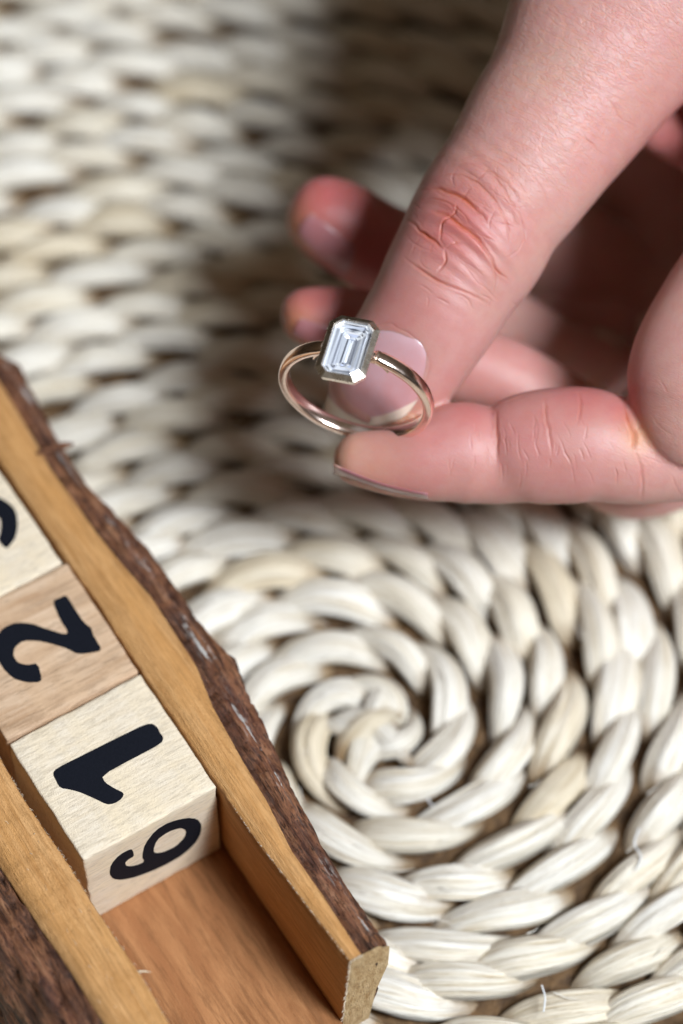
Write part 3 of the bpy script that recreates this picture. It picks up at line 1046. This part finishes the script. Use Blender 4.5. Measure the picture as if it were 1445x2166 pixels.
# its middle and proximal bones, coming towards the camera and up to the right
parts_.append(tube([(1424, 988, 36.66, 80, .95), (1442, 935, 36.60, 108, .92), (1464, 872, 36.60, 144, .88), (1492, 792, 36.62, 168, .85), (1548, 704, 36.85, 180, .85), (1630, 600, 37.2, 190, .9), (1760, 470, 38.0, 210, .9)], tipk=1.0))
parts_.append(tube([(1436, 990, 36.72, 74, .95), (1500, 955, 36.75, 108, .92), (1580, 880, 36.9, 150, .9)]))
# middle finger: tip peeps out left of the thumb, knuckle under the index
parts_.append(tube([(598, 690, 38.3, 56, .9), (660, 674, 38.3, 68, .95), (790, 690, 38.4, 74, .95), (900, 740, 38.5, 82, .95), (1060, 802, 38.6, 90, .95), (1200, 900, 38.7, 98, .95), (1310, 1000, 38.7, 92, .95),
                    (1400, 1005, 38.9, 84, 1.0), (1560, 900, 39.4, 120, 1.0), (1720, 760, 39.8, 160, 1.0)], tipk=.95))
# ring finger: tip above it
parts_.append(tube([(606, 456, 39.2, 80, .9), (700, 468, 39.2, 94, .9), (790, 520, 39.4, 98, .9), (900, 575, 39.7, 100, .95), (1060, 700, 40.6, 95, .95), (1240, 800, 41.3, 95, .95), (1400, 860, 41.8, 105, .95),
                    (1560, 780, 41.6, 140, .95), (1720, 700, 41.2, 170, .95)], tipk=.95))
# little finger, folded in the shade
parts_.append(tube([(1130, 430, 41.8, 100, .8), (1220, 560, 42.4, 130, .7), (1360, 640, 42.8, 130, .7), (1560, 680, 42.6, 130, 1.0), (1720, 640, 42.0, 150, 1.0)]))
# wrist and forearm, out of the picture to the upper right
parts_.append(tube([(1680, 420, 39.2, 400, .62), (1860, 100, 39.0, 440, .58), (2100, -300, 38.8, 360, .66), (2500, -850, 38.4, 350, .78), (3000, -1500, 38.0, 390, .85)]))
hv, hf = [], []
for v, f in parts_:
    k = len(hv); hv += v; hf += [tuple(i + k for i in q) for q in f]
tmp = mk('hand_raw', hv, hf, None)
bm = bmesh.new(); bm.from_mesh(tmp.data); bmesh.ops.recalc_face_normals(bm, faces=list(bm.faces)); bm.to_mesh(tmp.data); bm.free()
rm = tmp.modifiers.new('r', 'REMESH'); rm.mode = 'VOXEL'; rm.voxel_size = .032; rm.use_smooth_shade = True
sm = tmp.modifiers.new('s', 'SMOOTH'); sm.factor = .5; sm.iterations = 7
dg = bpy.context.evaluated_depsgraph_get()
hm = bpy.data.meshes.new_from_object(tmp.evaluated_get(dg))
bpy.data.objects.remove(tmp)
NVH = len(hm.vertices)
co = np.empty(NVH * 3, np.float32); hm.vertices.foreach_get('co', co); co = co.reshape(-1, 3).astype(float)
no = np.empty(NVH * 3, np.float32); hm.vertex_normals.foreach_get('vector', no); no = no.reshape(-1, 3).astype(float)
print('hand verts', NVH)
bvh = BVHTree.FromPolygons([Vector(c) for c in co], [tuple(p.vertices) for p in hm.polygons])
def hit(px, py):
    d = ray(px, py).normalized()
    h = bvh.ray_cast(cam_loc, d)
    return h[0], h[1]

LINES = []
def carve(pl, w, depth, strength, rim=.35):
    LINES.append((pl, w, depth, strength, rim * .45))
def carve_now(pl, w, depth, strength, rim):
    """press a line into the skin along a traced polyline"""
    P = spline([(x, y) for x, y in pl], 10)
    pts = []
    for x, y in P:
        h, _ = hit(x, y)
        if h is not None: pts.append(h + Vector((fbm(h.x * 5, h.y * 5, 1), fbm(h.x * 5, h.y * 5, 9), 0)) * .022)
    if len(pts) < 2: return
    # densify
    Q = []
    for a, b in zip(pts, pts[1:]):
        if (a - b).length > .35: continue
        for t in np.linspace(0, 1, 4)[:-1]: Q.append(a.lerp(b, t))
    Q = np.array([tuple(q) for q in Q])
    n = len(Q)
    if n < 2: return
    lo, hi = Q.min(0) - 5 * w, Q.max(0) + 5 * w
    idx = np.where(((co > lo) & (co < hi)).all(1))[0]
    best = np.full(len(idx), 9.0); arg = np.zeros(len(idx), int)
    for k in range(n):
        d = np.linalg.norm(co[idx] - Q[k], axis=1)
        m_ = d < best
        best[m_] = d[m_]; arg[m_] = k
    taper = np.sin(np.pi * np.clip((arg + 1) / (n + 1), .02, .98)) ** .8
    var = np.array([1 + .5 * fbm(q[0] * 3, q[1] * 3, q[2] * 3, 2) for q in Q])
    taper = taper * np.clip(var[arg], .25, 1.6)
    best = best * (1 + .12 * np.sin(co[idx][:, 0] * 27 + co[idx][:, 1] * 31))
    g = np.exp(-(best / w) ** 2) * taper
    g2 = np.exp(-(best / (3.2 * w)) ** 2) * taper
    r2_ = np.exp(-((best - 2.3 * w) / (1.1 * w)) ** 2) * taper
    disp[idx] += -depth * .62 * g - depth * .22 * g2 + rim * depth * r2_
    crease[idx] = np.maximum(crease[idx], strength * (.72 * np.exp(-(best / (w * .9)) ** 2) + .28 * g2) * taper)

def ck(pts): return [(560 + x / 1.6328, y / 1.6328) for x, y in pts]
knuckle = [
    ([(530, 662), (580, 650), (640, 662), (700, 698), (745, 738), (768, 768)], .034, .040, .75),
    ([(484, 752), (530, 790), (580, 832), (622, 862)], .030, .036, .75),
    ([(572, 722), (630, 745), (680, 778), (730, 822), (770, 872), (800, 920)], .036, .050, 1.0),
    ([(770, 872), (800, 930), (850, 968)], .026, .022, .6),
    ([(622, 862), (622, 900), (598, 945)], .026, .026, .55),
    ([(640, 745), (610, 780), (604, 832)], .024, .022, .55),
    ([(620, 760), (655, 730), (665, 705)], .022, .018, .45),
    ([(478, 884), (530, 925), (590, 965), (650, 992), (720, 1022), (775, 1050)], .030, .032, .6),
    ([(622, 862), (660, 840), (690, 842)], .02, .014, .3),
    ([(560, 628), (640, 602), (730, 628), (800, 700), (838, 780), (848, 850)], .026, .018, .36),
    ([(600, 590), (700, 566), (790, 612), (850, 690), (890, 770), (908, 860)], .026, .016, .32),
    ([(640, 560), (740, 540), (830, 580), (900, 660), (940, 730)], .024, .010, .22),
    ([(700, 530), (800, 520), (880, 560), (950, 640), (980, 700)], .022, .008, .18),
    ([(530, 690), (600, 690), (680, 730), (720, 790)], .020, .012, .35),
    ([(780, 870), (800, 960), (790, 1010)], .022, .012, .25),
    ([(500, 640), (520, 600), (570, 560), (640, 530)], .024, .010, .2),
    ([(1090, 450), (1130, 500), (1200, 548)], .022, .014, .2),
    ([(1180, 330), (1230, 400), (1280, 440)], .022, .010, .2),
    ([(905, 1010), (925, 1000)], .02, .03, .3),
]
for pl, w, d, s in knuckle: carve(ck(pl), w * .50, d * .72, min(1, s * 1.1))
random.seed(21)
for k in range(46):
    x0, y0 = random.uniform(470, 860), random.uniform(560, 1040)
    an = math.radians(random.choice([35, 35, 50, -60, 100]) + random.uniform(-16, 16))
    ln = random.uniform(40, 110); bw = random.uniform(-12, 12)
    dx, dy = math.cos(an), math.sin(an)
    carve(ck([(x0, y0), (x0 + dx * ln * .5 - dy * bw, y0 + dy * ln * .5 + dx * bw), (x0 + dx * ln, y0 + dy * ln)]), .011, random.uniform(.004, .009), random.uniform(.05, .22))
def ci(pts): return [(690 + x / 1.914, 780 + y / 1.914) for x, y in pts]
for pl, w, d, s in [
    ([(690, 165), (688, 230), (690, 300), (692, 380)], .034, .040, .55),
    ([(705, 150), (760, 125), (820, 105)], .03, .02, .3),
    ([(885, 120), (890, 200), (905, 280), (915, 360)], .032, .026, .40),
    ([(1022, 90), (1030, 150), (1015, 230)], .030, .024, .35),
    ([(775, 250), (780, 330), (795, 390)], .018, .012, .1),
    ([(840, 220), (850, 300), (870, 370)], .018, .010, .1),
    ([(935, 260), (965, 330), (990, 390)], .018, .010, .1),
    ([(1195, 120), (1220, 190), (1245, 260), (1252, 330)], .045, .070, .9),
    ([(1252, 330), (1272, 400), (1280, 470), (1278, 545)], .030, .030, .35),
    ([(1400, 430), (1420, 490), (1445, 530)], .022, .018, .3),
    ([(1310, 180), (1360, 240), (1420, 280)], .020, .012, .2),
    ([(1340, 20), (1370, 80), (1400, 140)], .018, .010, .2),
    ([(1290, 300), (1350, 320), (1430, 330)], .018, .008, .15),
    ([(1280, 350), (1350, 380), (1440, 390)], .016, .008, .12)]:
    carve(ci(pl), w * .55, d * .42, s * .75)
for k in range(46):
    x0, y0 = random.uniform(480, 1240), random.uniform(180, 420)
    an = math.radians(80 + random.uniform(-16, 16) - (x0 - 900) * .03)
    ln = random.uniform(40, 100)
    carve(ci([(x0, y0), (x0 + 3 + math.cos(an) * ln * .5, y0 + math.sin(an) * ln * .5), (x0 + math.cos(an) * ln, y0 + math.sin(an) * ln)]), .010, random.uniform(.003, .007), .05)
# nail outline on the thumb: a groove and a raised fold round it
NAIL_L = [(752, 712), (730, 755), (706, 800), (694, 835), (694, 866)]
NAIL_R = [(903, 752), (905, 775), (895, 812), (884, 845), (868, 868)]
carve([(735, 745), (745, 715), (772, 692), (806, 684), (838, 690), (872, 712), (898, 742), (909, 770), (902, 800), (888, 832), (868, 858)], .014, .009, .14, rim=.0)
# refine the skin's mesh along the lines, then press them in
kd_pts = []
for pl, w, d, st_c, rim in LINES:
    for x, y in spline(pl, 12):
        h, _ = hit(x, y)
        if h is not None: kd_pts.append(h)
kd = KDTree(len(kd_pts))
for i, p in enumerate(kd_pts): kd.insert(p, i)
kd.balance()
for level, rad in ((0, .13), (1, .075)):
    bm = bmesh.new(); bm.from_mesh(hm)
    near = np.array([tuple(p) for p in kd_pts])
    lo, hi = near.min(0) - .2, near.max(0) + .2
    sel = set()
    for v in bm.verts:
        c = v.co
        if lo[0] < c.x < hi[0] and lo[1] < c.y < hi[1] and lo[2] < c.z < hi[2] and kd.find(c)[2] < rad: sel.add(v)
    eds = [e_ for e_ in bm.edges if e_.verts[0] in sel and e_.verts[1] in sel]
    bmesh.ops.subdivide_edges(bm, edges=eds, cuts=1, use_grid_fill=True)
    bmesh.ops.triangulate(bm, faces=[f for f in bm.faces if len(f.verts) > 4])
    bm.to_mesh(hm); bm.free()
NVH = len(hm.vertices)
co = np.empty(NVH * 3, np.float32); hm.vertices.foreach_get('co', co); co = co.reshape(-1, 3).astype(float)
no = np.empty(NVH * 3, np.float32); hm.vertex_normals.foreach_get('vector', no); no = no.reshape(-1, 3).astype(float)
crease = np.zeros(NVH); disp = np.zeros(NVH)
for a_ in LINES: carve_now(*a_)
print('hand verts refined', NVH)
# soft folds of loose skin over the thumb's joint and the index finger's bends
axn = np.array(tuple((at(1155, 280, 37) - at(878, 722, 37)).normalized()))
for (px, py, d_, rr, wl_, amp) in ((975, 500, 36.2, .62, .20, .010), (1000, 420, 36.2, .8, .26, .007)):
    c0 = np.array(tuple(at(px, py, d_)))
    q = co - c0
    near_ = np.where(np.linalg.norm(q, axis=1) < 2.2 * rr)[0]
    side = np.array(tuple(vr))
    u_ = q[near_] @ axn + .35 * (q[near_] @ side) ** 2
    wv = np.sin(2 * np.pi * u_ / wl_ + 1.8 * np.sin(3.1 * (q[near_] @ side)))
    disp[near_] += amp * wv * np.exp(-(np.linalg.norm(q[near_], axis=1) / rr) ** 2)

co += no * disp[:, None]
HL = Vector((float(at(1000, 500, 37).x), float(at(1000, 500, 37).y), float(at(1000, 500, 37).z)))

# colour and pattern fields
def blob(px, py, d, r, s=1.0):
    c = np.array(tuple(at(px, py, d)))
    return s * np.exp(-(np.linalg.norm(co - c, axis=1) / r) ** 2)
blush = np.zeros(NVH)
for b_ in [(860, 640, 36.4, .75, .38), (930, 950, 36.6, .9, .42), (1000, 860, 36.5, .5, .55), (1240, 830, 36.5, .7, .60), (1310, 850, 36.4, .45, .6), (970, 480, 36.4, .80, .66), (900, 560, 36.5, .6, .35), (850, 740, 36.6, .6, .3),
           (1310, 800, 36.2, .4, .5), (700, 430, 38.6, 1.1, .85), (650, 660, 38, 1.0, .75), (760, 560, 39, 1.3, .8), (1000, 800, 38.2, 1.2, .35), (1420, 320, 38, 1.2, .7), (1150, 920, 36.4, 1.3, .38), (880, 950, 36.4, .7, .40), (1200, 1060, 38, 1.2, .3)]:
    blush = np.maximum(blush, blob(*b_))
sallow = np.zeros(NVH)
for b_ in [(735, 965, 36.8, .34, .55), (790, 1000, 36.8, .45, .35), (860, 890, 37.0, .32, .6), (615, 490, 39, .40, .5), (610, 700, 38, .35, .5), (1345, 930, 36.4, .22, .6)]:
    sallow = np.maximum(sallow, blob(*b_))
dry = np.zeros(NVH) + .14
for b_ in [(1200, 150, 36.2, 2.2, 1.0), (1330, 60, 36, 2.2, 1.0), (1060, 340, 36.1, 1.1, .8), (980, 500, 36.1, .8, .5), (1400, 900, 36, .9, .5)]:
    dry = np.maximum(dry, blob(*b_))
dry = dry * (1 - blob(1120, 560, 36.3, .5, .7))
ax = (at(1155, 280, 37) - at(878, 722, 37)).normalized()
pv = ax.cross(vz).normalized()
rel = co - np.array(tuple(HL))
uvw = np.stack([rel @ np.array(tuple(ax)), rel @ np.array(tuple(pv)), rel @ np.array(tuple(vz))], 1)
hm.vertices.foreach_set('co', (co - np.array(tuple(HL))).astype(np.float32).ravel())
for nm, arr in (('crease', crease), ('blush', blush), ('sallow', sallow), ('dry', dry)):
    a_ = hm.attributes.new(nm, 'FLOAT', 'POINT'); a_.data.foreach_set('value', arr.astype(np.float32))
a_ = hm.attributes.new('uvw', 'FLOAT_VECTOR', 'POINT'); a_.data.foreach_set('vector', uvw.astype(np.float32).ravel())
hm.materials.clear(); hm.materials.append(M['skin'])
hm.polygons.foreach_set('use_smooth', [True] * len(hm.polygons))
hm.update(); hm.name = 'hand'
hand = bpy.data.objects.new('hand', hm)
col.objects.link(hand)
hand.location = HL
tag(hand, 'hand reaching in from upper right, pinching the ring between thumb and index finger', 'hand')
bvh = BVHTree.FromPolygons([Vector(c) for c in co], [tuple(p.vertices) for p in hm.polygons])

def nail(cols, name='fingernail', nu=26, nv=26, lift=.019, flare=.0, label=None, mat='nail'):
    """cols(t) -> left and right pixel of the nail at t (0 cuticle, 1 tip). Sheet with thickness following the flesh."""
    G = np.full((nu, nv, 3), np.nan)
    for i in range(nu):
        t = i / (nu - 1)
        for j in range(nv):
            s = j / (nv - 1)
            px, py = cols(t, s)
            h, n = hit(px, py)
            if h is not None: G[i, j] = tuple(h)
    # fill missing tips by extrapolation
    for i in range(nu):
        for j in range(nv):
            if np.isnan(G[i, j, 0]) or (i > 1 and np.linalg.norm(G[i, j] - G[i - 1, j]) > .22):
                G[i, j] = G[i - 1, j] * 2 - G[i - 2, j] if i > 1 else G[max(i - 1, 0), j]
    for _ in range(10):                       # even out the flesh's relief
        K = G.copy()
        K[1:-1, 1:-1] = (G[2:, 1:-1] + G[:-2, 1:-1] + G[1:-1, 2:] + G[1:-1, :-2]) / 4
        G = K
    V, U = [], []
    N = np.zeros_like(G)
    for i in range(nu):
        for j in range(nv):
            a = G[min(i + 1, nu - 1), j] - G[max(i - 1, 0), j]
            b = G[i, min(j + 1, nv - 1)] - G[i, max(j - 1, 0)]
            n = np.cross(a, b); n /= np.linalg.norm(n) + 1e-9
            if n @ np.array(tuple(vz)) > 0: n = -n
            N[i, j] = n
    for lay in (0, 1):
        for i in range(nu):
            for j in range(nv):
                t, s = i / (nu - 1), j / (nv - 1)
                ed = min(1, min(s, 1 - s) / .10) * min(1, t / .10)
                k = lift * (ed ** .6 * (1.3) - .45) + flare * t ** 2
                V.append(Vector(G[i, j] + N[i, j] * (k if lay == 0 else k - .028)) - HL)
                U.append((s, t))
    Fc = grid_faces(nu, nv) + grid_faces(nu, nv, off=nu * nv)
    o_ = nu * nv
    for i in range(nu - 1):
        Fc.append((i * nv, (i + 1) * nv, o_ + (i + 1) * nv, o_ + i * nv))
        Fc.append((i * nv + nv - 1, (i + 1) * nv + nv - 1, o_ + (i + 1) * nv + nv - 1, o_ + i * nv + nv - 1))
    for j in range(nv - 1):
        Fc.append((j, j + 1, o_ + j + 1, o_ + j))
        Fc.append(((nu - 1) * nv + j, (nu - 1) * nv + j + 1, o_ + (nu - 1) * nv + j + 1, o_ + (nu - 1) * nv + j))
    o = mk(name, V, Fc, M[mat], hand, uvs=U)
    bm = bmesh.new(); bm.from_mesh(o.data); bmesh.ops.recalc_face_normals(bm, faces=list(bm.faces)); bm.to_mesh(o.data); bm.free()
    if label: o['label'] = label
    return o
Lc = spline(NAIL_L, 12); Rc = spline(NAIL_R, 12)
def ipt(C, t):
    x = t * (len(C) - 1); i = min(int(x), len(C) - 2); f = x - i
    return C[i] * (1 - f) + C[i + 1] * f
def thumb_cols(t, s):
    a, b = ipt(Lc, t), ipt(Rc, t)
    p = a * (1 - s) + b * s
    bow = (4 * s * (1 - s)) ** .6
    axd = np.array([-.42, .907])
    p = p - axd * 38 * bow * (1 - t) ** 2 + axd * 37 * bow * t ** 3
    return p
nail(thumb_cols, label='thumb nail with a pale free edge', flare=.015)
# edge-on nail under the index fingertip
def idx_cols(t, s):
    x = 895 - 190 * t
    top = 1052 - 62 * t + 4 * math.sin(math.pi * t)
    bot = 1060 - 48 * t
    return np.array([x, top * (1 - s) + bot * s])
# nails of the two curled fingers
def quad_cols(c0l, c0r, c1l, c1r, bow):
    c0l, c0r, c1l, c1r = map(np.array, (c0l, c0r, c1l, c1r))
    axd = ((c1l + c1r) - (c0l + c0r)) / 2.0; axd = axd / np.linalg.norm(axd)
    def f(t, s):
        p = (c0l * (1 - s) + c0r * s) * (1 - t) + (c1l * (1 - s) + c1r * s) * t
        b = (4 * s * (1 - s)) ** .75
        return p - axd * bow * b * (1 - t) ** 2 + axd * bow * .9 * b * t ** 3
    return f
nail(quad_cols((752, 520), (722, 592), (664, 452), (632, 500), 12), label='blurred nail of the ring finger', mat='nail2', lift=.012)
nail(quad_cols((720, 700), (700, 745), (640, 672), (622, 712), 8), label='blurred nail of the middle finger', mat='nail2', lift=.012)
# index nail: a thin curved plate under the fingertip, seen on edge
V, U = [], []
for lay in (0, 1):
    for i in range(20):
        t = i / 19
        for j in range(12):
            s = j / 11 - .5
            x = 905 - 200 * t
            y = 1058 - 66 * t + 10 * math.sin(math.pi * t * .9)
            p = at(x, y, 36.85 + 1.02 * s)
            off = .11 * (1 - (2 * s) ** 2) * (.6 + .4 * t)
            p = p - vu * (off + (.0 if lay == 0 else -.02) - .068)
            V.append(p - HL); U.append((s + .5, t))
Fc = grid_faces(20, 12) + grid_faces(20, 12, off=240)
for i in range(19):
    Fc += [(i * 12, (i + 1) * 12, 240 + (i + 1) * 12, 240 + i * 12), (i * 12 + 11, (i + 1) * 12 + 11, 251 + (i + 1) * 12, 251 + i * 12)]
for j in range(11):
    Fc += [(j, j + 1, 241 + j, 240 + j), (228 + j, 229 + j, 469 + j, 468 + j)]
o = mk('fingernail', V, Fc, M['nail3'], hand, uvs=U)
bm = bmesh.new(); bm.from_mesh(o.data); bmesh.ops.recalc_face_normals(bm, faces=list(bm.faces)); bm.to_mesh(o.data); bm.free()
o['label'] = 'nail of the index finger seen edge on'
print('total tris approx', sum(len(o.data.polygons) * 2 for o in S.objects if o.type == 'MESH'))
